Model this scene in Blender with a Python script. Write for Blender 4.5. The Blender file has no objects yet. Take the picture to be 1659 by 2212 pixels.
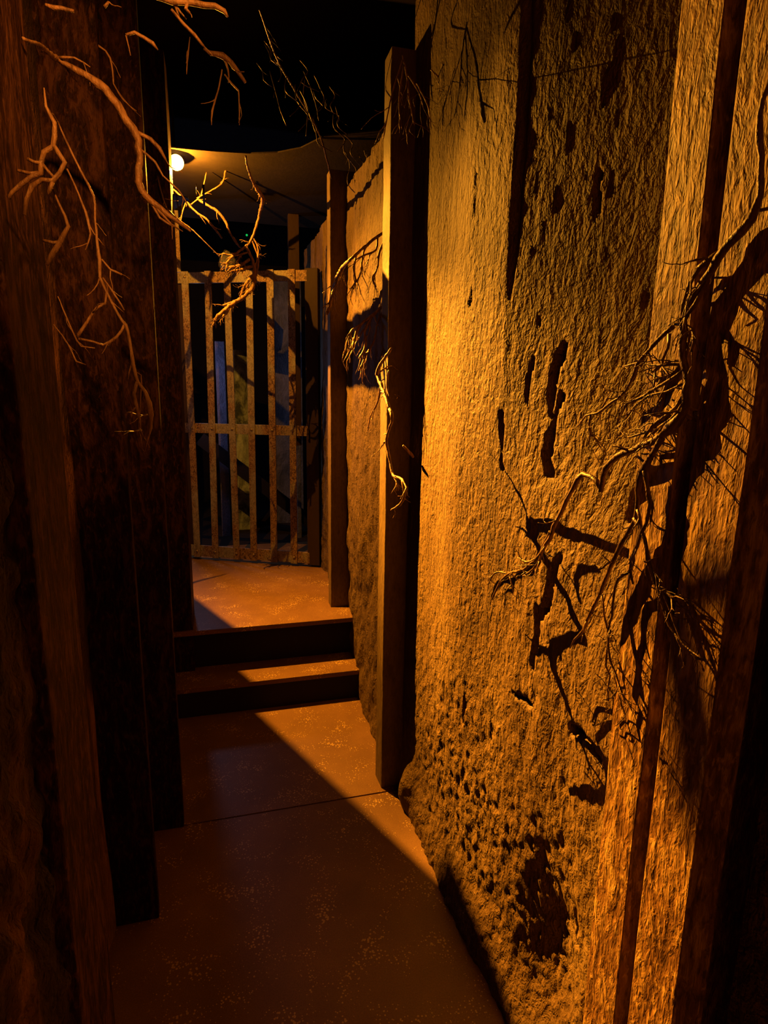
import bpy, bmesh, math, random
import numpy as np
from mathutils import Vector, Matrix

# ------------------------------------------------------------------ camera, world, lights
F_PX, YAW, PITCH, ROLL = 1307.24, 0.27127, 0.20048, 0.01475
W, H = 1659, 2212
CAM = Vector((0, 0, 1.6))
_f = Vector((math.sin(YAW)*math.cos(PITCH), math.cos(YAW)*math.cos(PITCH), -math.sin(PITCH)))
_r = Vector((math.cos(YAW), -math.sin(YAW), 0)); _u = _r.cross(_f)
CR = _r*math.cos(ROLL) + _u*math.sin(ROLL); CU = _u*math.cos(ROLL) - _r*math.sin(ROLL)
sc = bpy.context.scene
cam = bpy.data.objects.new('camera', bpy.data.cameras.new('camera'))
sc.collection.objects.link(cam); sc.camera = cam
cam.matrix_world = Matrix(((CR.x, CU.x, -_f.x, 0), (CR.y, CU.y, -_f.y, 0), (CR.z, CU.z, -_f.z, 1.6), (0, 0, 0, 1)))
cam.data.sensor_fit = 'HORIZONTAL'; cam.data.sensor_width = 36; cam.data.lens = 36*F_PX/W
cam.data.clip_start = 0.02
sc.view_settings.view_transform = 'Standard'; sc.view_settings.look = 'None'
sc.view_settings.gamma = 1; sc.view_settings.use_curve_mapping = False
sc.view_settings.exposure = 0.0
world = bpy.data.worlds.new('world'); sc.world = world; world.use_nodes = True
world.node_tree.nodes['Background'].inputs[0].default_value = (0.004, 0.0008, 0.0012, 1)
world.node_tree.nodes['Background'].inputs[1].default_value = 0.25

LAMP = Vector((-0.129, 3.40, 2.63))
ORANGE = (1.0, 0.365, 0.022)
def light(name, kind, loc, power, col, size=0.002, target=None, cone=60, blend=1.0):
    l = bpy.data.lights.new(name, kind); l.energy = power; l.color = col
    l.shadow_soft_size = size
    o = bpy.data.objects.new(name, l); sc.collection.objects.link(o); o.location = loc
    if kind == 'SPOT':
        l.spot_size = math.radians(cone); l.spot_blend = blend
    if target is not None:
        o.rotation_euler = (Vector(target) - Vector(loc)).to_track_quat('-Z', 'Y').to_euler()
    return o
light('amber_flood', 'POINT', LAMP, 85, ORANGE, 0.0015)
light('amber_flood_wide', 'SPOT', LAMP, 760, ORANGE, 0.0015, LAMP + Vector((0.60, -1.15, -2.2)), 104, 1.0)
light('amber_flood_beam', 'SPOT', LAMP, 3000, ORANGE, 0.0015, (0.64, 0.98, 0.58), 43, 1.0)
light('amber_flood_side', 'SPOT', LAMP, 500, ORANGE, 0.0015, (0.60, 0.66, 1.85), 26, 1.0)
light('entry_lamp', 'SPOT', (0.25, -0.35, 2.55), 230, (1, 0.32, 0.04), 0.03, (-0.30, 1.1, 2.20), 44, 1.0)
light('entry_fill', 'POINT', (0.15, -0.6, 2.3), 5, (1, 0.25, 0.02), 0.12)  # unseen fill light added behind the camera
light('alcove_lamp', 'POINT', (-1.25, 3.75, 1.75), 2.4, (0.62, 0.68, 1.0), 0.12)
light('cell_lamp', 'POINT', (-0.30, 4.75, 1.7), 10, (0.45, 0.55, 1.0), 0.06)

# ------------------------------------------------------------------ helpers
COL = sc.collection
def ray(px, py):
    return CR*((px - W/2)/F_PX) - CU*((py - H/2)/F_PX) + _f
def at_x(px, py, x):
    d = ray(px, py); return CAM + d*(x/d.x)
def at_y(px, py, y):
    d = ray(px, py); return CAM + d*(y/d.y)
def at_z(px, py, z):
    d = ray(px, py); return CAM + d*((z - 1.6)/d.z)

def new_obj(name, verts, faces, mat, parent=None, smooth=False):
    me = bpy.data.meshes.new(name); me.from_pydata([tuple(v) for v in verts], [], faces); me.update()
    if smooth:
        me.polygons.foreach_set('use_smooth', [True]*len(me.polygons))
    if mat: me.materials.append(mat)
    o = bpy.data.objects.new(name, me); COL.objects.link(o)
    if parent: o.parent = parent; o.matrix_parent_inverse = Matrix.Identity(4); 
    return o
def tag(o, label, cat, group=None, kind=None):
    if label: o['label'] = label
    if cat: o['category'] = cat
    if group: o['group'] = group
    if kind: o['kind'] = kind
    return o
def thing(name, label, cat, loc, group=None):
    o = bpy.data.objects.new(name, None); COL.objects.link(o); o.location = loc
    o.empty_display_size = 0.05
    tag(o, label, cat, group); return o
class Geo:
    """collects shapes into ONE mesh"""
    def __init__(s): s.v = []; s.f = []
    def add(s, v, f):
        n = len(s.v); s.v += [Vector(p) for p in v]; s.f += [tuple(i+n for i in q) for q in f]; return s
    def hexa(s, b, t):
        """b, t: four points of bottom and top"""
        return s.add(list(b)+list(t), [(3,2,1,0),(4,5,6,7),(0,1,5,4),(1,2,6,5),(2,3,7,6),(3,0,4,7)])
    def box(s, lo, hi):
        x0,y0,z0 = lo; x1,y1,z1 = hi
        return s.hexa([(x0,y0,z0),(x1,y0,z0),(x1,y1,z0),(x0,y1,z0)], [(x0,y0,z1),(x1,y0,z1),(x1,y1,z1),(x0,y1,z1)])
    def obox(s, o, ux, uy, uz, lo, hi):
        P = lambda a,b,c: o + ux*a + uy*b + uz*c
        x0,y0,z0 = lo; x1,y1,z1 = hi
        return s.hexa([P(x0,y0,z0),P(x1,y0,z0),P(x1,y1,z0),P(x0,y1,z0)], [P(x0,y0,z1),P(x1,y0,z1),P(x1,y1,z1),P(x0,y1,z1)])
    def disc_stack(s, c, ax, prof, n=20):
        """lathe: prof = [(dist along ax, radius)]"""
        ax = ax.normalized(); a = ax.orthogonal().normalized(); b = ax.cross(a)
        v = []; f = []
        for d, r in prof:
            for k in range(n):
                t = 2*math.pi*k/n; v.append(c + ax*d + (a*math.cos(t) + b*math.sin(t))*r)
        for i in range(len(prof)-1):
            for k in range(n):
                k2 = (k+1) % n; f.append((i*n+k, i*n+k2, (i+1)*n+k2, (i+1)*n+k))
        f.append(tuple(range(n))[::-1]); f.append(tuple((len(prof)-1)*n+k for k in range(n)))
        return s.add(v, f)
    def build(s, name, mat, parent=None, smooth=False, bevel=0):
        off = parent.matrix_basis.translation if parent is not None else Vector()
        q = parent
        while q is not None and q.parent is not None:
            q = q.parent; off = off + q.matrix_basis.translation
        o = new_obj(name, [p - off for p in s.v], s.f, mat, parent, smooth)
        if bevel:
            m = o.modifiers.new('bevel', 'BEVEL'); m.width = bevel; m.segments = 2; m.limit_method = 'ANGLE'
        return o

# ------------------------------------------------------------------ numpy noise
def _hash(ix, iy, seed):
    n = (ix.astype(np.int64)*374761393 + iy.astype(np.int64)*668265263 + seed*974634777) & 0x7fffffff
    n = ((n ^ (n >> 13)) * 1274126177) & 0x7fffffff
    return ((n ^ (n >> 16)) & 0xffff)/65535.0
def vnoise(x, y, seed=0):
    ix = np.floor(x); iy = np.floor(y); fx = x-ix; fy = y-iy
    fx = fx*fx*fx*(fx*(fx*6-15)+10); fy = fy*fy*fy*(fy*(fy*6-15)+10)
    a = _hash(ix,iy,seed); b = _hash(ix+1,iy,seed); c = _hash(ix,iy+1,seed); d = _hash(ix+1,iy+1,seed)
    return (a+(b-a)*fx)*(1-fy) + (c+(d-c)*fx)*fy - 0.5
def fbm(x, y, seed=0, oc=4):
    s = 0; a = 1
    for i in range(oc):
        s = s + a*vnoise(x*2**i, y*2**i, seed+i*17); a *= 0.5
    return s
def sst(a, b, x):
    t = np.clip((x-a)/(b-a), 0, 1); return t*t*(3-2*t)

# ------------------------------------------------------------------ materials
def mat_new(name):
    m = bpy.data.materials.new(name); m.use_nodes = True
    nt = m.node_tree; b = nt.nodes['Principled BSDF']; return m, nt, b
def N(nt, t, **kw):
    n = nt.nodes.new(t)
    for k, v in kw.items():
        if k in n.inputs.keys(): n.inputs[k].default_value = v
        else: setattr(n, k, v)
    return n
def coords(nt, scale, rot=(0,0,0)):
    g = N(nt, 'ShaderNodeNewGeometry'); mp = N(nt, 'ShaderNodeMapping')
    mp.inputs['Scale'].default_value = scale; mp.inputs['Rotation'].default_value = rot
    nt.links.new(g.outputs['Position'], mp.inputs['Vector']); return mp.outputs['Vector']
def noise(nt, vec, scale, detail=4, rough=0.55, dist=0.0):
    n = N(nt, 'ShaderNodeTexNoise'); n.inputs['Scale'].default_value = scale
    n.inputs['Detail'].default_value = detail; n.inputs['Roughness'].default_value = rough
    n.inputs['Distortion'].default_value = dist
    nt.links.new(vec, n.inputs['Vector']); return n.outputs['Fac']
def ramp(nt, fac, stops):
    r = N(nt, 'ShaderNodeValToRGB'); e = r.color_ramp.elements
    while len(e) < len(stops): e.new(0.5)
    for i, (p, c) in enumerate(stops):
        e[i].position = p; e[i].color = (c[0], c[1], c[2], 1)
    nt.links.new(fac, r.inputs['Fac']); return r.outputs['Color']
def mixc(nt, a, b, fac, mode='MIX'):
    m = N(nt, 'ShaderNodeMix', data_type='RGBA', blend_type=mode)
    for s, v in ((6, a), (7, b)):
        if isinstance(v, tuple): m.inputs[s].default_value = (v[0], v[1], v[2], 1)
        else: nt.links.new(v, m.inputs[s])
    if isinstance(fac, (int, float)): m.inputs[0].default_value = fac
    else: nt.links.new(fac, m.inputs[0])
    return m.outputs[2]
def mathn(nt, op, a, b=0.0, c=None):
    m = N(nt, 'ShaderNodeMath', operation=op)
    for i, v in enumerate((a, b) if c is None else (a, b, c)):
        if isinstance(v, (int, float)): m.inputs[i].default_value = v
        else: nt.links.new(v, m.inputs[i])
    return m.outputs[0]
def bump(nt, bsdf, h, strength, dist, prev=None):
    b = N(nt, 'ShaderNodeBump'); b.inputs['Strength'].default_value = strength; b.inputs['Distance'].default_value = dist
    nt.links.new(h, b.inputs['Height'])
    if prev is not None: nt.links.new(prev, b.inputs['Normal'])
    nt.links.new(b.outputs['Normal'], bsdf.inputs['Normal']); return b.outputs['Normal']

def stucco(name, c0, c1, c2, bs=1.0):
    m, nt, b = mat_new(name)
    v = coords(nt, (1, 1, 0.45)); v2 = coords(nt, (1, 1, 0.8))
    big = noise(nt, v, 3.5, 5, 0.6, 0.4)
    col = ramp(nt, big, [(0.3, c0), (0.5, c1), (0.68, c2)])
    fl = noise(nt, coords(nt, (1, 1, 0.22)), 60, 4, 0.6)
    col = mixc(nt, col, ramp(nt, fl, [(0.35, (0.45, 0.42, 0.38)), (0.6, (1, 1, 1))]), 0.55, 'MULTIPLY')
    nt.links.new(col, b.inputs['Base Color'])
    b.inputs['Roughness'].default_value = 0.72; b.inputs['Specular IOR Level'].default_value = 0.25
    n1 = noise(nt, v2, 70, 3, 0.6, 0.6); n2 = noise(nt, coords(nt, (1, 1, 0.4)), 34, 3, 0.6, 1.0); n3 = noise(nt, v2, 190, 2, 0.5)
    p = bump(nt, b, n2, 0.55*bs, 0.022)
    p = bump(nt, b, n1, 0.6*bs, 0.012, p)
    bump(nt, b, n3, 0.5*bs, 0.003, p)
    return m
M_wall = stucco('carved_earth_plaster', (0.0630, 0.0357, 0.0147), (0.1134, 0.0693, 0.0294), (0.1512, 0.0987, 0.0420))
M_wall_dark = stucco('dark_earth_plaster', (0.012, 0.006, 0.003), (0.05, 0.025, 0.01), (0.40, 0.20, 0.07), 1.5)  # bright stop puts lamp-lit splotches into the left plaster's colour

def wood(name, c0, c1, c2, grain=1.0, gloss=0.6, spec=0.35):
    m, nt, b = mat_new(name)
    g = noise(nt, coords(nt, (1, 1, 0.06)), 95, 6, 0.65, 0.5)
    blotch = noise(nt, coords(nt, (1, 1, 0.3)), 26, 4, 0.6, 1.2)
    fleck = noise(nt, coords(nt, (1, 1, 0.38)), 105, 3, 0.62, 0.5)
    col = ramp(nt, blotch, [(0.32, c0), (0.5, c1), (0.66, c2)])
    col = mixc(nt, col, ramp(nt, g, [(0.36, (0.45, 0.4, 0.36)), (0.6, (1.15, 1.12, 1.05))]), 0.6*grain, 'MULTIPLY')
    col = mixc(nt, col, c2, ramp(nt, fleck, [(0.54, (0, 0, 0)), (0.66, (0.85, 0.85, 0.85))]))
    col = mixc(nt, col, ramp(nt, fleck, [(0.34, (0.3, 0.26, 0.22)), (0.46, (1, 1, 1))]), grain*0.8, 'MULTIPLY')
    nt.links.new(col, b.inputs['Base Color'])
    b.inputs['Roughness'].default_value = gloss; b.inputs['Specular IOR Level'].default_value = spec
    p = bump(nt, b, g, 0.35*grain, 0.004)
    p = bump(nt, b, fleck, 0.7*grain, 0.006, p)
    bump(nt, b, blotch, 0.5*grain, 0.012, p)
    return m
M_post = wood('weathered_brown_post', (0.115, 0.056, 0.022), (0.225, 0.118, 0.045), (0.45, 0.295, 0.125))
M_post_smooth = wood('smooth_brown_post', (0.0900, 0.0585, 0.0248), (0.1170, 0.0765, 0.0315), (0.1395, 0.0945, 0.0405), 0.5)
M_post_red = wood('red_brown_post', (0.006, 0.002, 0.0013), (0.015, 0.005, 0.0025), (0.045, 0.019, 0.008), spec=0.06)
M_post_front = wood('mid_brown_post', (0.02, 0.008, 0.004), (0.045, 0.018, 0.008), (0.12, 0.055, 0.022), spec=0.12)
M_bark = wood('twig_bark', (0.14, 0.075, 0.035), (0.23, 0.13, 0.06), (0.31, 0.19, 0.09), 0.7, 0.5)
M_bark_mid = wood('brown_twig_bark', (0.07, 0.035, 0.016), (0.12, 0.065, 0.03), (0.18, 0.105, 0.05), 0.7, 0.45)
M_bark_dark = wood('dark_twig_bark', (0.03, 0.014, 0.008), (0.05, 0.025, 0.013), (0.08, 0.045, 0.02), 0.7, 0.45)

def floor_mat():
    m, nt, b = mat_new('painted_plywood_deck')
    big = noise(nt, coords(nt, (1, 1, 1)), 4, 5, 0.6, 0.3)
    col = ramp(nt, big, [(0.3, (0.115, 0.058, 0.022)), (0.55, (0.15, 0.078, 0.030)), (0.7, (0.175, 0.094, 0.036))])
    vo = N(nt, 'ShaderNodeTexVoronoi'); vo.inputs['Scale'].default_value = 110
    nt.links.new(coords(nt, (1, 1, 1)), vo.inputs['Vector'])
    sel = noise(nt, coords(nt, (1, 1, 1)), 9, 3, 0.6)
    dot = mathn(nt, 'LESS_THAN', vo.outputs['Distance'], mathn(nt, 'MULTIPLY', mathn(nt, 'SUBTRACT', sel, 0.385), 1.4))
    col = mixc(nt, col, (0.42, 0.28, 0.10), mathn(nt, 'MULTIPLY', dot, 0.85))
    n2 = noise(nt, coords(nt, (1, 1, 1)), 220, 3, 0.6)
    col = mixc(nt, col, ramp(nt, n2, [(0.38, (0.72, 0.7, 0.66)), (0.6, (1.1, 1.1, 1.1))]), 0.6, 'MULTIPLY')
    # scratches
    w = noise(nt, coords(nt, (60, 3, 1), (0, 0, 0.5)), 1.5, 2, 0.5, 0.2)
    col = mixc(nt, col, (0.16, 0.095, 0.04), ramp(nt, w, [(0.72, (0, 0, 0)), (0.76, (0.7, 0.7, 0.7))]))
    nt.links.new(col, b.inputs['Base Color']); b.inputs['Roughness'].default_value = 0.5
    b.inputs['Specular IOR Level'].default_value = 0.3
    bump(nt, b, n2, 0.25, 0.002); return m
M_floor = floor_mat()
def plain(name, c, rough=0.8, metal=0.0, spec=0.3, nb=0.0):
    m, nt, b = mat_new(name)
    n = noise(nt, coords(nt, (1, 1, 0.5)), 14, 4)
    col = mixc(nt, tuple(x*0.65 for x in c), tuple(min(1, x*1.3) for x in c), n)
    nt.links.new(col, b.inputs['Base Color']); b.inputs['Roughness'].default_value = rough
    b.inputs['Metallic'].default_value = metal; b.inputs['Specular IOR Level'].default_value = spec
    if nb: bump(nt, b, noise(nt, coords(nt, (1, 1, 0.5)), 60, 4), nb, 0.005)
    return m
M_riser = plain('shade_black_riser', (0.008, 0.004, 0.003))  # near-black carries the shade on risers facing away from the lamp
M_black = plain('black_flat_paint', (0.012, 0.010, 0.011), 0.95, 0, 0.05)
M_ceil = plain('brown_painted_ceiling', (0.02, 0.014, 0.009), 0.9, 0, 0.1, 0.2)
M_housing = plain('black_lamp_metal', (0.005, 0.0045, 0.004), 0.7, 0.0, 0.05)
def rust():
    m, nt, b = mat_new('rusty_painted_iron')
    n = noise(nt, coords(nt, (1, 1, 0.7)), 75, 5, 0.7, 1.5)
    n2 = noise(nt, coords(nt, (1, 1, 0.6)), 6, 3, 0.6)
    c1 = ramp(nt, n, [(0.40, (0.03, 0.016, 0.009)), (0.49, (0.15, 0.075, 0.032)), (0.58, (0.24, 0.16, 0.09))])
    c2 = ramp(nt, n, [(0.36, (0.10, 0.08, 0.06)), (0.5, (0.20, 0.18, 0.15)), (0.6, (0.26, 0.23, 0.19))])
    col = mixc(nt, c1, c2, ramp(nt, n2, [(0.45, (0, 0, 0)), (0.6, (1, 1, 1))]))
    nt.links.new(col, b.inputs['Base Color']); b.inputs['Roughness'].default_value = 0.6
    b.inputs['Metallic'].default_value = 0.15
    bump(nt, b, n, 0.6, 0.004); return m
M_rust = rust()
M_frame = plain('brown_iron_frame', (0.02, 0.008, 0.004), 0.7, 0, 0.3, 0.3)
M_rivet = plain('worn_rivet_metal', (0.25, 0.19, 0.12), 0.4, 0.5)
def rockblue(name, c0, c1, s=9):
    m, nt, b = mat_new(name)
    n = noise(nt, coords(nt, (1, 1, 0.5)), s, 6, 0.7, 0.8)
    nt.links.new(ramp(nt, n, [(0.38, c0), (0.62, c1)]), b.inputs['Base Color'])
    b.inputs['Roughness'].default_value = 0.75
    bump(nt, b, noise(nt, coords(nt, (1, 1, 0.6)), 45, 5, 0.7), 0.8, 0.02); return m
M_stone = rockblue('mottled_grey_stone', (0.03, 0.045, 0.06), (0.42, 0.52, 0.58))
M_violet = rockblue('violet_grey_plank', (0.03, 0.028, 0.05), (0.075, 0.07, 0.11), 9)
M_slate = rockblue('slate_blue_panel', (0.03, 0.035, 0.05), (0.10, 0.10, 0.12), 7)
def emit(name, c, s):
    m, nt, b = mat_new(name); b.inputs['Base Color'].default_value = (*c, 1)
    b.inputs['Emission Color'].default_value = (*c, 1); b.inputs['Emission Strength'].default_value = s; return m
M_bulb = emit('glowing_bulb', (1.0, 0.50, 0.10), 12)
M_green = emit('green_indicator', (0.02, 0.9, 0.15), 0.6)

# ------------------------------------------------------------------ structure: wall right (sculpted plaster)
WX = 0.68
def strokes(lst):
    out = []
    for pts, wpx, dep in lst:
        q = [at_x(px, py, WX) for px, py in pts]
        out.append(([(p.y, p.z) for p in q], wpx*q[0].y/F_PX*1.6, dep))
    return out
GOUGES = strokes([
    ([(1222,330),(1218,370),(1215,440)], 6, .015),
    ([(1172,745),(1160,800),(1158,850),(1160,900)], 7, .04),
    ([(1172,860),(1164,930),(1158,990),(1166,1030)], 8, .035),
    ([(1196,1205),(1186,1250),(1178,1300),(1168,1330)], 12, .07),
    ([(1160,1320),(1158,1370),(1150,1435)], 9, .07),
    ([(1083,890),(1084,950),(1083,1010)], 3, .015),
    ([(1131,760),(1124,820),(1122,870)], 3, .015),
    ([(1032,590),(1028,640),(1024,660)], 3, .008),
    ([(1010,1502),(1006,1560)], 4, .035), ([(1110,1498),(1150,1525)], 5, .03),
    ([(1230,1575),(1262,1590),(1295,1640)], 8, .05), ([(1300,1060),(1300,1130),(1295,1170)], 4, .02),
    ([(1137,690),(1139,712)], 4, .012), ([(1062,1560),(1058,1600)], 4, .03),
    ([(1040,380),(1035,470)], 4, .004),
    ([(1186,1920),(1192,1990)], 10, .03), ([(1225,1960),(1232,2040)], 9, .03),
])
def seg_dist(Y, Z, a, b):
    # stretched so strokes look like gouges running up the wall
    ax, az = a; bx, bz = b; dx, dz = bx-ax, bz-az
    t = np.clip(((Y-ax)*dx + (Z-az)*dz)/(dx*dx+dz*dz+1e-9), 0, 1)
    return np.sqrt((Y-ax-t*dx)**2 + (Z-az-t*dz)**2)
def wall_right_x(Y, Z):
    o = 0.014*fbm(Y*2.6, Z*0.7, 3, 2) + 0.0045*fbm(Y*9, Z*2.4, 9, 2) + 0.0016*fbm(Y*40, Z*17, 21, 2)
    low = sst(1.15, 0.35, Z)*sst(2.2, 1.8, Y)
    o += low*(0.005*fbm(Y*24, Z*14, 33, 2) + 0.0075*fbm(Y*58, Z*44, 35, 2))
    mid = sst(0.9, 1.1, Y)*sst(1.38, 1.2, Y)*sst(0.7, 0.9, Z)*sst(1.9, 1.6, Z)
    o += mid*0.005*fbm(Y*40, Z*22, 41, 3)
    # vertical folds
    o += -0.012*np.exp(-((Y-1.37-0.008*np.sin(Z*5))/0.010)**2)*sst(1.75, 2.0, Z)
    o *= 1 - 0.55*sst(1.38, 1.25, Y)*sst(1.2, 1.7, Z)
    o += 0.004*np.exp(-((Y-1.43)/0.05)**2)*sst(1.2, 1.7, Z)
    o += 0.012*np.exp(-((Y-1.62)/0.13)**2)*sst(0.3, 0.9, Z)
    # the upper part set back nearer the camera
    rec = np.clip((1.38-Y)/0.60, 0, 1)*sst(1.15, 2.0, Z + 0.35*(1.34-Y))
    o -= 0.215*rec
    # bulging foot and hollow beside the front post
    o += 0.030*sst(0.22, 0.0, Z)*sst(2.3, 1.9, Y)
    o += 0.035*np.exp(-((Y-1.985)/0.05)**2 - ((Z-0.09)/0.09)**2)
    o -= 0.05*np.exp(-((Y-1.02)/0.10)**2 - ((Z-0.33)/0.22)**2)
    warp = 0.012*fbm(Y*24, Z*18, 77, 3) + 0.006*fbm(Y*90, Z*70, 78, 2)
    for pl, w, dep in GOUGES:
        ys = [p[0] for p in pl]; zs = [p[1] for p in pl]
        msk = (Y > min(ys)-.12) & (Y < max(ys)+.12) & (Z > min(zs)-.12) & (Z < max(zs)+.12)
        if not msk.any(): continue
        yy = Y[msk]; zz = Z[msk]; d = np.full(yy.shape, 9.0)
        for a, b in zip(pl[:-1], pl[1:]): d = np.minimum(d, seg_dist(yy, zz, a, b))
        d = d + warp[msk]
        o[msk] -= dep*(1 - sst(w*0.35, w*0.85, d))
    return WX - o
def grid_wall(name, ycoords, zcoords, fx, mat, flip=False):
    Y, Z = np.meshgrid(ycoords, zcoords, indexing='ij'); X = fx(Y, Z)
    ny, nz = Y.shape
    v = np.stack([X, Y, Z], -1).reshape(-1, 3)
    i = np.arange(ny-1)[:, None]*nz + np.arange(nz-1)[None, :]
    f = np.stack([i, i+1, i+nz+1, i+nz], -1).reshape(-1, 4)
    if flip: f = f[:, ::-1]
    nv0 = len(v)
    # slab back so that the wall has thickness
    back = X.mean() + (0.25 if not flip else -0.25)
    bv = np.array([[back, ycoords[0], zcoords[0]], [back, ycoords[-1], zcoords[0]], [back, ycoords[-1], zcoords[-1]], [back, ycoords[0], zcoords[-1]]])
    v = np.concatenate([v, bv])
    me = bpy.data.meshes.new(name)
    loops = f.reshape(-1); extra = [nv0, nv0+1, nv0+2, nv0+3]
    me.vertices.add(len(v)); me.vertices.foreach_set('co', v.reshape(-1).astype(np.float32))
    me.loops.add(len(loops)+4); me.loops.foreach_set('vertex_index', np.concatenate([loops, extra]).astype(np.int32))
    me.polygons.add(len(f)+1)
    me.polygons.foreach_set('loop_start', (np.arange(len(f)+1)*4).astype(np.int32))
    me.update(calc_edges=True); me.polygons.foreach_set('use_smooth', np.ones(len(f)+1, dtype=bool))
    me.validate(); me.update(); me.materials.append(mat)
    o = bpy.data.objects.new(name, me); COL.objects.link(o); o['kind'] = 'structure'
    return o
wall_near = grid_wall('wall_right', np.concatenate([np.arange(0.70, 2.14, 0.0055)]), np.arange(-0.02, 3.2, 0.0075), wall_right_x, M_wall)
def wall_far_x(Y, Z):
    o = 0.022*fbm(Y*3.1, Z*0.8, 53, 3) + 0.016*fbm(Y*8, Z*2.2, 59, 3) + 0.007*fbm(Y*30, Z*16, 61, 3)
    low = sst(1.6, 0.6, Z)
    o += low*0.016*fbm(Y*17, Z*9, 63, 3) + 0.035*sst(0.75, 0.1, Z)*sst(3.3, 2.3, Y)
    o -= 0.05*np.exp(-((Y-2.42)/0.02)**2 - ((Z-0.72)/0.05)**2)
    return WX + 0.005 - o
wall_far = grid_wall('wall_back_right', np.arange(2.12, 4.75, 0.010), np.arange(-0.02, 2.585, 0.010), wall_far_x, M_wall)

# left: rough plaster nearest the camera, plain boards between posts
def wall_left_x(Y, Z):
    return -0.268 + 0.020*fbm(Y*6, Z*2.6, 91, 3) + 0.020*fbm(Y*26, Z*17, 93, 3)
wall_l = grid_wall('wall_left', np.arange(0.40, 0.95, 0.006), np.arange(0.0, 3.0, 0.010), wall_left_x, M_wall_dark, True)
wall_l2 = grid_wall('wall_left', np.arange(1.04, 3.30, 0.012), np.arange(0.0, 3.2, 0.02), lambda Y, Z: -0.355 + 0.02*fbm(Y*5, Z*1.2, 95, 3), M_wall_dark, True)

def struct(name, g, mat, **kw):
    o = g.build(name, mat, **kw); o['kind'] = 'structure'; return o
# floor: two deck sheets with an open seam at y = 2.094, over a black slab
g = Geo(); g.box((-1.0, -1.6, -0.02), (1.9, 2.089, 0.0)); g.box((-1.0, 2.097, -0.02), (1.9, 3.2, 0.0))
struct('floor', g, M_floor)
g = Geo(); g.box((-3.0, -1.7, -0.12), (3.0, 7.2, -0.025)); struct('floor_subfloor', g, M_black)
# ceilings
g = Geo(); g.box((-2.6, -1.7, 3.3), (3.0, 7.2, 3.4)); struct('ceiling', g, M_black)
def cpt(px, py): return at_z(px, py, 2.72)
edge = [cpt(*p) for p in [(330,318),(400,322),(470,328),(540,332),(600,330),(650,320),(700,295),(760,240)]]
bk = [Vector((p.x*1.0 + 0, 4.62, 2.72)) for p in edge]
bk = [Vector((-0.9 + 1.9*i/(len(edge)-1), 4.62, 2.72)) for i in range(len(edge))]
edge[0].x = -0.9; edge[-1].x = 1.0
g = Geo()
for i in range(len(edge)-1):
    a, b, c, d = edge[i], edge[i+1], bk[i+1], bk[i]
    g.hexa([a, b, c, d], [p + Vector((0, 0, 0.006)) for p in (a, b, c, d)])
struct('ceiling_vault', g, M_ceil)
# enclosure behind and to the sides
g = Geo(); g.box((-2.6, 7.1, -0.1), (3.0, 7.2, 3.4)); struct('wall_back', g, M_black)
g = Geo(); g.box((1.9, -1.7, -0.1), (2.0, 7.2, 3.4)); struct('wall_outer_right', g, M_black)
g = Geo(); g.box((-2.7, -1.7, -0.1), (-2.6, 7.2, 3.4)); struct('wall_outer_left', g, M_black)
g = Geo(); g.box((-2.6, -1.8, -0.1), (3.0, -1.7, 3.4)); struct('wall_front', g, M_black)

# ------------------------------------------------------------------ steps
SY = Vector((1, 0, 0))
st = thing('wooden_step', 'low brown step below the raised landing, its worn tread lit in a narrow strip', 'step', (0.2, 2.99, 0))
g = Geo(); g.box((-0.34, 2.868, 0.13), (0.70, 3.10, 0.155)); g.build('tread', M_floor, st, bevel=0.002)
g = Geo(); g.box((-0.34, 2.872, 0.0), (0.70, 2.892, 0.13)); g.build('riser', M_riser, st)
pl = thing('raised_landing', 'speckled brown deck raised two steps up in front of the barred gate', 'platform', (0.2, 3.8, 0))
g = Geo(); v = [(-.345,3.04),(.70,3.04),(.70,4.75),(-1.5,4.75),(-1.5,3.31),(-.345,3.31)]
g.add([(x,y,.355) for x,y in v]+[(x,y,.38) for x,y in v], [(5,4,3,2,1,0),(6,7,8,9,10,11)]+[(i,(i+1)%6,(i+1)%6+6,i+6) for i in range(6)]); g.build('deck', M_floor, pl, bevel=0.002)
g = Geo(); g.box((-0.34, 3.10, 0.0), (0.70, 3.12, 0.355)); g.build('riser', M_riser, pl)

# ------------------------------------------------------------------ posts
def post(label, x0, x1, y0, y1, z0, z1, mat, bev=0.003, name='wooden_post', seed=0, lean=(0, 0)):
    rnd = random.Random(seed); n = 26
    v = []; f = []
    for i in range(n+1):
        t = i/n; z = z0 + (z1-z0)*t
        w = [rnd.uniform(-.0012, .0012) for _ in range(4)]
        ox, oy = lean[0]*t, lean[1]*t
        v += [(x0+w[0]+ox, y0+w[1]+oy, z), (x1+ox, y0+w[1]+oy, z), (x1+ox, y1+w[2]+oy, z), (x0+w[3]+ox, y1+w[2]+oy, z)]
    for i in range(n):
        for k in range(4):
            a = i*4+k; b = i*4+(k+1) % 4; f.append((a, b, b+4, a+4))
    f += [(3, 2, 1, 0), tuple(n*4+k for k in range(4))]
    g = Geo().add(v, f); o = g.build(name, mat, bevel=bev); tag(o, label, 'post'); return o
post('square brown post on the raised landing, on the right just before the gate', .592, .72, 3.22, 3.30, .38, 2.66, M_post_smooth, seed=1)
post('tall square post on the lower floor below the landing, with a bright thin left face', .594, .74, 2.118, 2.21, 0, 2.68, M_post_smooth, seed=2)
post('broad rough brown post at right with a long lit face, behind the large tangled branch', .600, .98, .684, .762, 0, 3.0, M_post, seed=3)
post('nearest rough brown post at the right edge, with branch shadows falling on it', .599, .653, .568, .654, 0, 3.0, M_post, seed=4)
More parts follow.
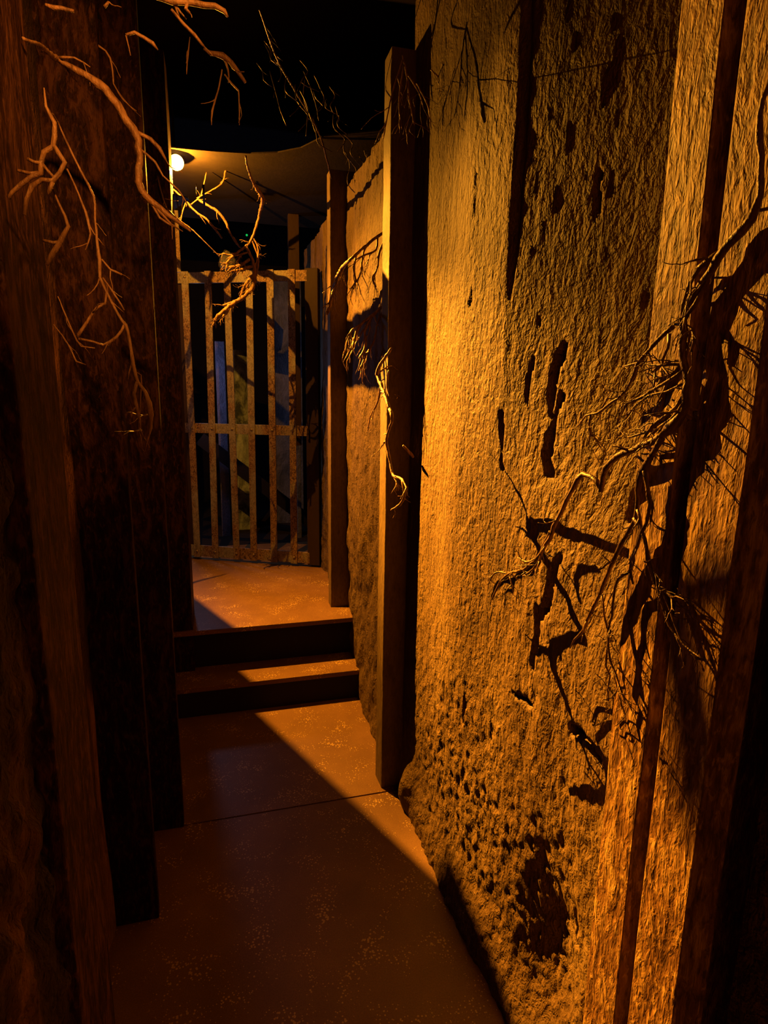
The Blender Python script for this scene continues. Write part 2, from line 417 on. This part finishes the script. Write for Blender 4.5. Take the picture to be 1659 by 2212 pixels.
post('nearest wide red-brown post at the left edge beside the rough plaster', -.33, -.243, .885, 1.10, 0, 3.1, M_post_front, seed=5)
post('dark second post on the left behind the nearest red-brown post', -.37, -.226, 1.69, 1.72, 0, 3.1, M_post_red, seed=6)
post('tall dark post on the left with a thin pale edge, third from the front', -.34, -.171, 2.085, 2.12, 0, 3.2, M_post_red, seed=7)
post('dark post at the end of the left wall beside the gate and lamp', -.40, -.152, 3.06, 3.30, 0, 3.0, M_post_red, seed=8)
g = Geo(); g.box((.74, .30, 0), (.86, .60, 3.1)); struct('wall_right_return', g, M_wall_dark)

# ------------------------------------------------------------------ gate
GA = Vector((-.205, 4.42, 0)); GB = Vector((.655, 4.0, 0)); GU = (GB-GA).normalized(); GN = Vector((GU.y, -GU.x, 0))
if GN.y > 0: GN = -GN
UP = Vector((0, 0, 1)); GL = (GB-GA).length
gn = GN
def gate_hit(px, py):
    d = ray(px, py); t = gn.dot(GA-CAM)/gn.dot(d); p = CAM + d*t; return (p-GA).dot(GU), p.z
gate = thing('barred_gate', 'tall rusty iron gate of flat vertical bars at the end of the passage', 'gate', (0.22, 4.21, 0.40))
def gbox(name, mat, u0, u1, n0, n1, z0, z1, parent=gate, bev=.0015):
    return Geo().obox(GA, GU, GN, UP, (u0, n0, z0), (u1, n1, z1)).build(name, mat, parent, bevel=bev)
zt = 2.325
rails = [(2.262, 2.33), (1.285, 1.352), (.405, .485)]
for z0, z1 in rails: gbox('rail', M_rust, -.01, GL-.07, -.012, .0, z0, z1)
gbox('hinge_stile', M_frame, -.012, .035, -.05, -.012, .40, 2.33)
gbox('lock_stile', M_frame, GL-.085, GL, -.055, .0, .395, 2.34)
bars = [((400, 600), (427, 1190)), ((450, 600), (466, 1195)), ((491, 600), (512, 1200)), ((539, 600), (549, 1203)), ((584, 600), (593, 1208)), ((630, 600), (636, 1212))]
for a, b in bars:
    ut, zz = gate_hit(*a); ub, zz = gate_hit(*b)
    hw = .0235; g = Geo()
    bt = [GA + GU*(ub-hw) + GN*.001, GA + GU*(ub+hw) + GN*.001, GA + GU*(ub+hw) + GN*.009, GA + GU*(ub-hw) + GN*.009]
    tt = [GA + GU*(ut-hw) + GN*.001, GA + GU*(ut+hw) + GN*.001, GA + GU*(ut+hw) + GN*.009, GA + GU*(ut-hw) + GN*.009]
    g.hexa([p + UP*.40 for p in bt], [p + UP*2.335 for p in tt])
    bo = g.build('bar', M_rust, gate, bevel=.001)
    for zr in (2.30, 1.318, .445):
        u = ub + (ut-ub)*(zr-.40)/1.93
        c = GA + GU*u + GN*.009 + UP*zr
        Geo().disc_stack(c, GN, [(0, .0085), (.003, .008), (.0055, .005), (.006, .001)], 10).build('rivet', M_rivet, bo, smooth=True)
c = GA + GU*(GL-.075) + GN*.004 + UP*1.30
Geo().obox(c, GU, GN, UP, (0, 0, -.035), (.012, .012, .035)).build('latch', M_frame, gate, bevel=.001)

# behind the gate
def slab(name, label, cat, px0, px1, y, z0, z1, mat, th=.05):
    a = at_y(px0, 1000, y); b = at_y(px1, 1000, y)
    o = Geo().box((a.x, y, z0), (b.x, y+th, z1)).build(name, mat, bevel=.004); tag(o, label, cat); return o
slab('wall_plank', 'narrow violet-grey plank standing behind the gate, between its second and third bars', 'plank', 474, 494, 5.1, .37, 1.95, M_violet)
slab('stone_pillar', 'mottled pale grey stone pillar behind the gate, between its third and fourth bars', 'pillar', 510, 548, 5.3, .37, 1.9, M_stone, .12)
slab('slate_panel', 'dark slate blue panel behind the gate, between its fifth and sixth bars', 'panel', 592, 655, 5.5, .37, 2.55, M_slate)
slab('grey_plank', 'slim grey plank behind the gate, right beside its lock stile', 'plank', 641, 650, 4.9, .37, 1.95, M_slate, .03)
g = Geo(); g.box((-1.6, 4.76, .30), (1.8, 7.1, .375)); struct('floor_cell', g, M_riser)
# black strip added in place of the diagonal shadow behind the bars
a = at_y(455, 965, 4.95); b = at_y(600, 1075, 4.95)
d = (b-a).normalized(); u2 = Vector((-d.z, 0, d.x))
o = Geo().obox(a, d, Vector((0, 1, 0)), u2, (-.1, 0, -.05), ((a.z-.42)/max(1e-3, -d.z), .03, .05)).build('slanting_shadow', M_black)
tag(o, 'black board standing in for a diagonal shadow behind the gate bars', 'board')
# frame above the gate
def upright(px, label, y, w, z0, z1, mat):
    a = at_y(px, 540, y); o = Geo().box((a.x-w/2, y, z0), (a.x+w/2, y+.05, z1)).build('frame_upright', mat, bevel=.002); tag(o, label, 'upright')
upright(381, 'pale worn upright rising above the hinge corner of the gate', 4.46, .045, 2.34, 2.72, M_rust)
upright(635, 'brown upright rising behind the gate top near its last bars', 4.30, .07, 1.2, 2.72, M_frame)
c = at_y(533, 508, 7.095)
o = Geo().disc_stack(c, Vector((0, -1, 0)), [(0, .011), (.006, .011), (.010, .005)], 10).build('indicator_light', M_green, smooth=True); tag(o, 'tiny green indicator light glowing in the dark above the gate', 'light')
# blue rag-like lump behind twigs above the gate
gu, gz = gate_hit(492, 590)
c = GA + GU*gu + UP*2.385
g = Geo(); rnd = random.Random(4)
g.disc_stack(c - UP*.06, UP, [(0, .02), (.02, .045), (.05, .055), (.08, .05), (.11, .035), (.13, .012)], 14)
for p in g.v: p += Vector((rnd.uniform(-1, 1), rnd.uniform(-1, 1), rnd.uniform(-1, 1)))*.008
o = g.build('cloth_bundle', M_slate, smooth=True); tag(o, 'small blue-grey bundle sitting on top of the gate behind the twigs', 'bundle')

# ------------------------------------------------------------------ lamp
lamp = thing('flood_lamp', 'glowing amber flood lamp hanging under the ceiling at upper left', 'lamp', LAMP + Vector((0, 0, .08)))
bc = LAMP + Vector((-.006, .012, .045))
ax = (Vector((.45, -2.2, -.8))).normalized()
Geo().disc_stack(bc - ax*.02, ax, [(-.015, .015), (0, .030), (.016, .036), (.030, .034), (.040, .024), (.044, .010)], 20).build('bulb', M_bulb, lamp, smooth=True)
Geo().disc_stack(bc - ax*.02, -ax, [(.012, .026), (.03, .024), (.07, .022), (.075, .015)], 16).build('socket', M_housing, lamp, smooth=True)
g = Geo(); g.disc_stack(bc + Vector((-.01, .06, .02)), UP, [(0, .006), (.30, .006)], 8); g.build('hanger_rod', M_housing, lamp)
# added light blockers: left plate shades the floor, right bar shades the wall
g = Geo(); e0 = LAMP + Vector((-.010, .03, -.15)); dr = Vector((.384, -.923, 0)); lf = Vector((-.923, -.384, 0))
pa = e0 - dr*.10; pb = e0 + dr*.173
qs = [pa, e0 + dr*.152, e0 + dr*.167 + lf*.007, e0 + dr*.184 + lf*.018, e0 + dr*.19 + lf*.26, pa + lf*.26]
g.add([q - UP*.004 for q in qs] + qs, [(5,4,3,2,1,0),(6,7,8,9,10,11)] + [(i, (i+1)%6, (i+1)%6+6, i+6) for i in range(6)]); g.build('shadow_plate', M_housing, lamp)
g = Geo(); g.box((-.017, 3.20, 2.487), (-.007, 3.56, 2.527)); g.build('shadow_bar', M_housing, lamp)

# ------------------------------------------------------------------ branches
def smooth_path(pts, rad, step, rnd, jit):
    P = [Vector(p) for p in pts]; out = []; R = []
    n = len(P)
    for i in range(n-1):
        p0 = P[max(i-1, 0)]; p1 = P[i]; p2 = P[i+1]; p3 = P[min(i+2, n-1)]
        m = max(1, int((p2-p1).length/step))
        for k in range(m):
            t = k/m
            q = 0.5*((2*p1) + (p2-p0)*t + (2*p0-5*p1+4*p2-p3)*t*t + (3*p1-p0-3*p2+p3)*t**3)
            r = rad[i]*(1-t) + rad[i+1]*t
            q += Vector((rnd.uniform(-1, 1), rnd.uniform(-1, 1), rnd.uniform(-1, 1)))*jit*r
            out.append(q); R.append(r*(1+rnd.uniform(-.12, .18)))
    out.append(P[-1]); R.append(rad[-1]*0.8)
    return out, R
def tube(g, pts, R, n=7):
    v = []; f = []; m = len(pts); prev = None
    for i in range(m):
        t = (pts[min(i+1, m-1)] - pts[max(i-1, 0)])
        if t.length < 1e-7: t = Vector((0, 0, 1))
        t.normalize()
        a = t.orthogonal().normalized() if prev is None else (prev - t*prev.dot(t))
        if a.length < 1e-4: a = t.orthogonal()
        a.normalize(); b = t.cross(a); prev = a
        for k in range(n):
            th = 2*math.pi*k/n; v.append(pts[i] + (a*math.cos(th) + b*math.sin(th))*R[i])
    for i in range(m-1):
        for k in range(n):
            k2 = (k+1) % n; f.append((i*n+k, i*n+k2, (i+1)*n+k2, (i+1)*n+k))
    f.append(tuple(range(n))[::-1]); f.append(tuple((m-1)*n+k for k in range(n)))
    g.add(v, f)
def twiglets(g, pts, R, rnd, count, length, depth, droop, spread):
    """forking side twigs sprouting from a stem"""
    m = len(pts)
    for c in range(count):
        i = rnd.randrange(max(1, m//5), m)
        t = (pts[min(i+1, m-1)] - pts[max(i-1, 0)])
        if t.length < 1e-6: continue
        t.normalize()
        d = (t + Vector((rnd.uniform(-1, 1), rnd.uniform(-.6, .6), rnd.uniform(-1, 1)))*spread + Vector((0, 0, -droop))).normalized()
        L = length*rnd.uniform(.45, 1.1); r0 = min(R[i]*0.6, .0035)
        p = pts[i].copy(); path = [p.copy()]; k = rnd.randint(3, 5)
        for j in range(k):
            d = (d + Vector((rnd.uniform(-1, 1), rnd.uniform(-1, 1), rnd.uniform(-1, 1)))*.38 + Vector((0, 0, -droop*.4))).normalized()
            p = p + d*(L/k); path.append(p.copy())
        rr = [max(r0*(1-j/(len(path)+1.0)), .0006) for j in range(len(path))]
        tube(g, path, rr, 5)
        if depth > 1: twiglets(g, path, rr, rnd, 2, length*.5, depth-1, droop, spread)
def branch(label, plane, val, paths, seed=0, mat=None, tw=0, tl=.06, td=1, droop=.2, spread=.9, name='bare_branch', group=None, thick=1.0):
    """paths: lists of (px, py, radius_px[, plane value]); first is the stem"""
    rnd = random.Random(seed); mat = mat or M_bark
    conv = {'y': at_y, 'x': at_x, 'z': at_z}[plane]
    root = None
    for pi, path in enumerate(paths):
        pts = []; rad = []
        for q in path:
            p = conv(q[0], q[1], q[3] if len(q) > 3 else val)
            pts.append(p); rad.append(q[2]*(p-CAM).dot(_f)/F_PX*thick)
        if root is None:
            root = thing(name, label, 'branch', pts[0], group)
        sp, sr = smooth_path(pts, rad, .012, rnd, .28)
        g = Geo(); tube(g, sp, sr, 8 if pi == 0 else 6)
        if tw:
            n = max(1, int(tw*(1.0 if pi == 0 else .6)))
            twiglets(g, sp, sr, rnd, n, tl, td, droop, spread)
        g.build('stem' if pi == 0 else 'twig', mat, root, smooth=True)
    return root

# left foreground
branch('long pale forking branch arching down from the upper left toward the lamp', 'y', 1.35, [
    [(50,84,3,1.06),(75,92,3,1.10),(90,100,3,1.2),(120,125,5),(150,142,5),(190,165,6),(215,180,8),(245,212,8),(270,255,7),(288,280,7),(298,305,6),(302,350,5),(300,395,6),(315,425,6),(345,450,5),(380,475,4),(412,500,2)],
    [(290,282,4),(325,300,4),(345,320,3.5),(358,345,2.5)],
    [(128,124,2),(160,125,2),(195,145,1)],
    [(320,428,3),(345,470,2),(375,490,1.5)], [(335,445,3),(370,485,2),(395,500,1)],
    [(300,320,2),(335,350,2),(352,380,1.5),(385,410,1.5),(410,450,1)]], 11, tw=3, tl=.05, thick=1.2)
branch('pale claw-like twig with curled fingers hanging in front of the left post', 'y', 0.88, [
    [(95,190,1.2),(100,230,2),(117,265,3.5),(116,315,4),(96,330,5),(90,350,4.5),(86,372,5),(70,382,4),(45,398,3.5),(28,415,3.5),(18,428,4)],
    [(118,318,3.5),(138,350,4),(128,372,4),(115,392,4.5),(92,388,4),(70,402,4),(58,430,3.5),(53,464,4.5)],
    [(88,352,3),(75,350,3),(59,343,3.5)], [(84,374,3),(65,374,3),(38,368,3)],
    [(90,352,3),(102,368,3),(115,382,3)], [(116,392,3),(108,408,3),(104,420,3)]], 12, thick=1.3)
branch('thin hooked twig with one short side finger below the claw-like twig at far left', 'y', 0.9, [
    [(110,400,1.2),(128,440,2),(148,490,3),(138,508,3.5),(128,525,4),(110,550,4),(101,572,4.5)],
    [(130,523,3),(115,524,3),(93,519,3)]], 13, thick=1.3)
branch('long slender drooping branch down the left posts ending in a bright pointed loop', 'y', 1.25, [
    [(98,225,2,1.12),(108,240,2,1.18),(125,265,2),(150,320,2.5),(180,380,2.5),(203,425,2.5),(206,480,2),(214,560,4),(216,600,3),(240,650,2.5),(262,690,3),(272,702,4),(280,740,3),(289,790,4),(297,826,3.5),(312,845,4),(322,870,5),(326,895,5),(325,925,3),(318,950,2),(312,975,1.5)],
    [(297,826,3),(290,850,4),(294,878,4),(301,905,2.5),(303,925,1.5)],
    [(270,700,3),(252,728,3),(222,745,3),(200,738,2.5),(170,732,4)],
    [(168,728,4),(188,695,3),(210,665,3),(228,655,2.5),(230,632,3)],
    [(125,640,1),(150,700,1.5),(175,748,2),(205,752,1.5)],
    [(115,700,1),(145,740,1.5),(165,780,2),(186,788,1)],
    [(145,365,2),(170,420,2),(190,475,3),(196,505,2),(185,540,2)],
    [(220,560,2),(238,582,2),(263,593,3)], [(289,800,1),(305,810,1),(300,930,1)],
    [(326,895,2),(310,898,2)], [(306,930,2),(290,932,2)], [(222,600,2),(250,640,2),(268,670,2)]], 14, tw=4, tl=.045)
branch('bright thick branch crossing the very top of the view', 'y', 1.15, [
    [(330,-6,5),(370,2,6),(410,5,7),(440,10,6),(465,14,6),(485,24,5),(492,36,3)],
    [(405,4,4),(400,18,4),(410,28,3)], [(370,20,2.5),(395,50,3),(420,76,4),(440,100,3)],
    [(225,14,3),(235,4,3)]], 15, tw=2, tl=.04)
branch('short glowing stub of branch at the top left corner', 'y', 1.0, [[(98,10,3),(115,16,5),(135,18,5),(160,24,4)]], 16)
branch('small curved twig lit from above near the top left', 'y', 1.2, [[(272,76,3),(290,70,4),(312,82,4),(330,95,4),(341,108,2)], [(272,76,1.5),(282,120,1)]], 17)
branch('gnarled branch segment hanging in front of the black ceiling near the top', 'y', 1.7, [
    [(440,105,2),(455,115,5),(480,121,6),(500,136,5),(512,150,4),(530,178,4)],
    [(480,150,1.5),(470,200,1.5),(458,240,2),(457,270,1)], [(485,160,1.5),(500,180,2),(515,196,1.5),(517,270,1)],
    [(410,80,1),(406,120,1.5),(403,160,1)], [(180,78,1.5),(215,100,2),(238,125,2),(245,180,2)], [(245,180,1.5),(265,215,1),(295,240,1)]], 18, tw=3, tl=.08)
# twig curtain along the ceiling
cur = []
rn = random.Random(77)
for i in range(26):
    t = i/25; x = 560 + 220*t + rn.uniform(-25, 25); y0 = 90 + 240*t + rn.uniform(-60, 30)
    L = rn.uniform(40, 120)
    Y = 2.2 + 0.95*t
    cur.append([(x, y0, 1.3, Y), (x+rn.uniform(-5, 18), y0+L*.35, 1.6, Y), (x+rn.uniform(0, 30), y0+L*.7, 1.5, Y), (x+rn.uniform(5, 42), y0+L, .9, Y)])
stem = [(560,20,2,1.9),(600,130,3,2.3),(640,200,3,2.7),(690,290,3,3.0),(716,385,2.5,3.2)]
branch('dark thorny branch with hanging twigs running along the black ceiling', 'y', 2.2, [stem]+cur, 19, tw=1, tl=.05, mat=M_bark_dark, thick=.7)
# silhouettes near the lamp
branch('kinked twig hanging in the middle with a bright tangled bunch above the gate', 'y', 3.62, [
    [(531,338,2,2.9),(536,365,2.5,3.05),(548,395,3,3.22),(562,418,5,3.4),(568,428,5,3.45),(560,465,3),(550,500,3),(540,525,3),(532,532,3),(545,560,3),(551,590,5),(545,620,5),(528,640,5),(508,652,5),(488,668,5),(468,685,4),(462,695,3)],
    [(532,530,3),(515,545,3),(495,560,3),(488,572,3)], [(548,515,2),(558,540,2),(552,580,2)],
    [(540,560,3),(515,575,4),(490,578,3)], [(535,545,2),(510,552,2),(480,548,2)],
    [(545,575,3),(525,582,4),(500,586,3)], [(545,600,4),(530,615,4),(520,640,3)],
    [(500,660,3),(485,680,3),(465,692,2)], [(528,640,3),(510,650,3),(480,660,3)],
    [(552,590,4),(540,605,4),(532,625,3)], [(545,520,2),(558,560,2),(552,600,2),(540,620,2)]], 20, tw=16, tl=.055, td=2, thick=.9)
branch('forked twig curling down in front of the glow just below the lamp', 'y', 3.60, [
    [(360,400,2,3.6),(375,410,2.5,3.6),(395,428,3,3.6),(410,445,3.5),(428,462,3),(445,472,3),(460,490,3),(480,515,3)],
    [(430,432,3),(445,442,4),(468,455,4),(488,480,4),(495,500,3),(508,520,3),(518,535,2)],
    [(405,430,2),(395,455,2),(390,480,1.5)], [(412,442,2),(432,425,2),(440,400,2),(446,372,1.5)],
    [(340,380,1.5,3.0),(350,420,2,3.0),(360,450,2,3.02),(372,480,1.5,3.04)], [(425,428,2),(450,415,2),(480,395,2.5),(488,365,3),(500,345,2)],
    [(350,440,2,3.0),(372,462,2,3.02),(384,474,2,3.5),(410,492,2),(440,520,1.5),(475,555,1)]], 21, tw=5, tl=.07, thick=.7, mat=M_bark_mid)
# right-wall side
branch('slender branch reaching left from behind the middle right post, above the gate corner', 'y', 2.42, [
    [(836,498,3),(810,515,3),(780,540,3),(757,560,3),(745,573,4,2.6),(733,590,5,2.7),(724,612,4,2.8),(716,640,4,2.9),(712,665,3,2.9),(706,680,2,2.9)],
    [(815,512,2),(812,540,2),(790,550,2),(770,560,1.5)], [(830,520,3),(820,545,3),(815,580,2),(805,600,2),(812,620,2)],
    [(800,520,2),(785,545,2),(780,585,2),(770,610,1.5)], [(770,550,2),(765,580,2),(768,610,2),(755,625,1)],
    [(733,590,2),(728,605,2),(726,620,2)]], 22, tw=9, tl=.10, td=2, droop=.5)
branch('golden tangled twigs spilling from behind the middle right post at eye height', 'y', 2.30, [
    [(838,648,3),(820,668,3),(800,685,4),(780,700,3),(768,725,3),(762,755,2)],
    [(800,688,3),(788,715,3),(790,745,3),(775,775,2)], [(830,665,3),(815,700,2),(808,735,2),(790,770,2),(776,800,2)],
    [(782,700,2),(760,712,2),(752,730,2)], [(822,680,2),(830,720,2),(838,760,2)]], 23, tw=9, tl=.09, td=2, droop=.6)
branch('curved twig looping out beside the middle right post below the golden tangle', 'x', .471, [
    [(842,884,4),(832,855,4),(822,830,4),(815,808,4),(820,790,4),(832,772,3),(846,752,2.5)], [(822,835,2),(815,870,2),(800,900,1.5),(795,930,1)],
    [(840,800,2),(836,830,2),(842,860,2)]], 24, tw=3, tl=.05, td=2)
branch('fine twig with a curled tip hanging in front of the dark middle right post', 'x', .471, [
    [(842,884,4),(848,905,3.5),(842,922,2.5),(835,950,3),(838,975,3),(845,1010,3),(850,1028,3),(868,1035,3),(872,1052,3),(874,1070,3),(866,1088,3),(845,1102,2)],
    [(836,952,2.5),(828,958,2),(822,968,1.5)], [(850,1028,2),(856,1040,2),(860,1060,1.5)], [(868,1035,2),(880,1058,2)]], 25, tw=5, tl=.04, td=2)
branch('short broken stick poking out of the middle right post', 'y', 2.0, [[(870,962,2),(880,972,3),(893,988,3.5)]], 26)
# ceiling twigs above the middle right post
branch('thin dark twigs drooping beside the top of the middle right post', 'y', 1.9, [
    [(870,120,2),(880,170,2),(885,220,1.5),(895,270,1)], [(880,160,1.5),(905,200,1.5),(915,235,1)], [(872,140,1.5),(862,220,1.5),(868,280,1)],
    [(900,180,1.5),(925,230,1.5),(930,275,1)], [(870,130,1.5),(845,210,1.5),(828,300,1.5)], [(930,150,1.5),(965,180,1.5),(1000,185,1)], [(1105,130,1.5),(1060,220,2),(1040,270,2),(1010,320,1)]], 27, tw=5, tl=.08, td=2)
# the big tangle at the right
branch('large gnarled branch with a tangle of twigs hanging across the right posts', 'x', 0.585, [
    [(1668,170,7,.588),(1648,215,7,.588),(1641,280,8,.588),(1646,340,8,.588),(1640,420,9,.588),(1625,470,11,.588),(1596,500,15,.588),(1570,530,12,.588),(1535,585,9,.588),(1500,640,9,.588),(1478,690,10,.588),(1474,745,10,.588),(1482,800,10,.588),(1484,850,10,.588),(1474,895,11,.588),(1448,925,15,.588),(1428,945,9,.588)],
    [(1560,540,6,.588),(1510,580,7),(1488,620,6),(1474,660,5),(1473,700,6)],
    [(1548,560,5,.588),(1528,600,6,.588),(1504,655,6,.588),(1480,685,6)],
    [(1440,935,12),(1415,950,8),(1385,964,8),(1350,978,8),(1320,998,8),(1302,1030,8),(1298,1062,8)],
    [(1298,1060,6),(1290,1040,7),(1275,1028,7),(1258,1024,7),(1240,1050,6),(1225,1080,5),(1205,1120,5),(1192,1150,6),(1180,1175,5),(1160,1205,4),(1130,1230,4),(1098,1240,3),(1078,1262,3),(1062,1295,2)],
    [(1190,1150,5),(1172,1180,4),(1165,1210,3),(1150,1230,3),(1130,1245,3)], [(1160,1205,3),(1138,1215,3),(1122,1205,2)],
    [(1095,1240,2.5),(1080,1235,2),(1065,1242,2),(1055,1262,1.5)], [(1100,1240,2),(1105,1262,2),(1108,1285,1.5)],
    [(1430,945,9),(1412,978,8),(1395,1005,9),(1380,1035,8),(1376,1080,6),(1372,1120,6),(1350,1160,7),(1332,1195,6),(1312,1240,6),(1295,1285,5),(1275,1325,5),(1258,1365,4),(1240,1382,3),(1232,1400,2)],
    [(1392,1010,6),(1398,1050,6),(1402,1090,6),(1396,1130,5),(1382,1160,6),(1368,1200,5),(1362,1235,5),(1368,1262,3)],
    [(1378,1100,5),(1385,1140,5),(1378,1175,4),(1360,1210,4)],
    [(1370,1120,6),(1392,1165,6),(1400,1210,6),(1420,1270,6),(1432,1310,5),(1445,1350,4),(1470,1385,2.5),(1482,1398,2)],
    [(1400,1200,4),(1425,1260,4),(1452,1330,3),(1475,1390,2.5),(1520,1425,2)], [(1425,1265,4),(1450,1288,4),(1463,1300,3)],
    [(1362,1235,4),(1335,1250,4),(1325,1290,4),(1322,1330,3),(1314,1360,3),(1315,1400,3),(1318,1430,3),(1330,1455,2.5),(1345,1500,2),(1352,1520,1.5)],
    [(1318,1360,3),(1312,1400,3),(1308,1440,3),(1318,1460,2),(1312,1490,2),(1316,1520,1.5)],
    [(1322,1450,2),(1335,1490,2),(1345,1530,2),(1351,1545,1.5)], [(1300,1285,3),(1306,1330,3),(1314,1365,3)],
    [(1455,705,5),(1440,718,6),(1425,732,6),(1400,758,5),(1376,788,5),(1368,812,4),(1352,845,4),(1335,860,4),(1310,878,4),(1290,892,3),(1266,898,2.5),(1248,922,2)],
    [(1300,882,3),(1312,862,2.5),(1318,842,2)], [(1276,895,3),(1272,918,3),(1275,938,3),(1272,960,2)],
    [(1446,720,5),(1444,750,4),(1432,775,4),(1430,790,4),(1405,788,3),(1385,782,3),(1362,788,3),(1345,792,2)],
    [(1475,800,4),(1455,815,4),(1432,830,4),(1405,845,4),(1380,862,4),(1355,872,3),(1340,900,2)],
    [(1478,850,5),(1460,880,5),(1435,900,5),(1410,920,5),(1390,948,4)], [(1476,870,5),(1450,905,5),(1420,925,4)],
    [(1405,930,4),(1380,938,3),(1355,945,3)], [(1474,830,3),(1440,845,3),(1400,855,3),(1370,880,3),(1350,905,2)],
    [(1430,790,3),(1445,810,3),(1435,840,3),(1420,870,3)], [(1478,780,3),(1450,780,3),(1430,790,3)], [(1415,800,2.5),(1412,835,2.5),(1395,860,2.5)],
    [(1460,700,4),(1480,702,4),(1496,712,4),(1500,735,4),(1492,760,4)]], 28, tw=7, tl=.045, td=2, droop=.1, spread=1.0, thick=.85, mat=M_bark_mid)


# twig tips added beside the lamp to throw soft shadows on the nearest post
def toward(px, py, k=.12, x=.599):
    S = at_x(px, py, x); return LAMP + (S - LAMP)*k
root = thing('bare_branch', 'short dark two-pronged twig added just right of the lamp to shade the nearest post', 'branch', toward(1440, 1200))
for nm, pts, r in (('stem', [toward(1425, 1330), toward(1480, 1285), toward(1560, 1265), toward(1690, 1225)], .0014),
                   ('twig', [toward(1480, 1285), toward(1478, 1400), toward(1492, 1560), toward(1500, 1700), toward(1470, 1830)], .0018)):
    sp, sr = smooth_path(pts, [r*.5, r, r*1.1, r*.9, r*.3][:len(pts)], .01, random.Random(3), .2)
    g = Geo(); tube(g, sp, sr, 7); g.build(nm, M_bark_dark, root, smooth=True)
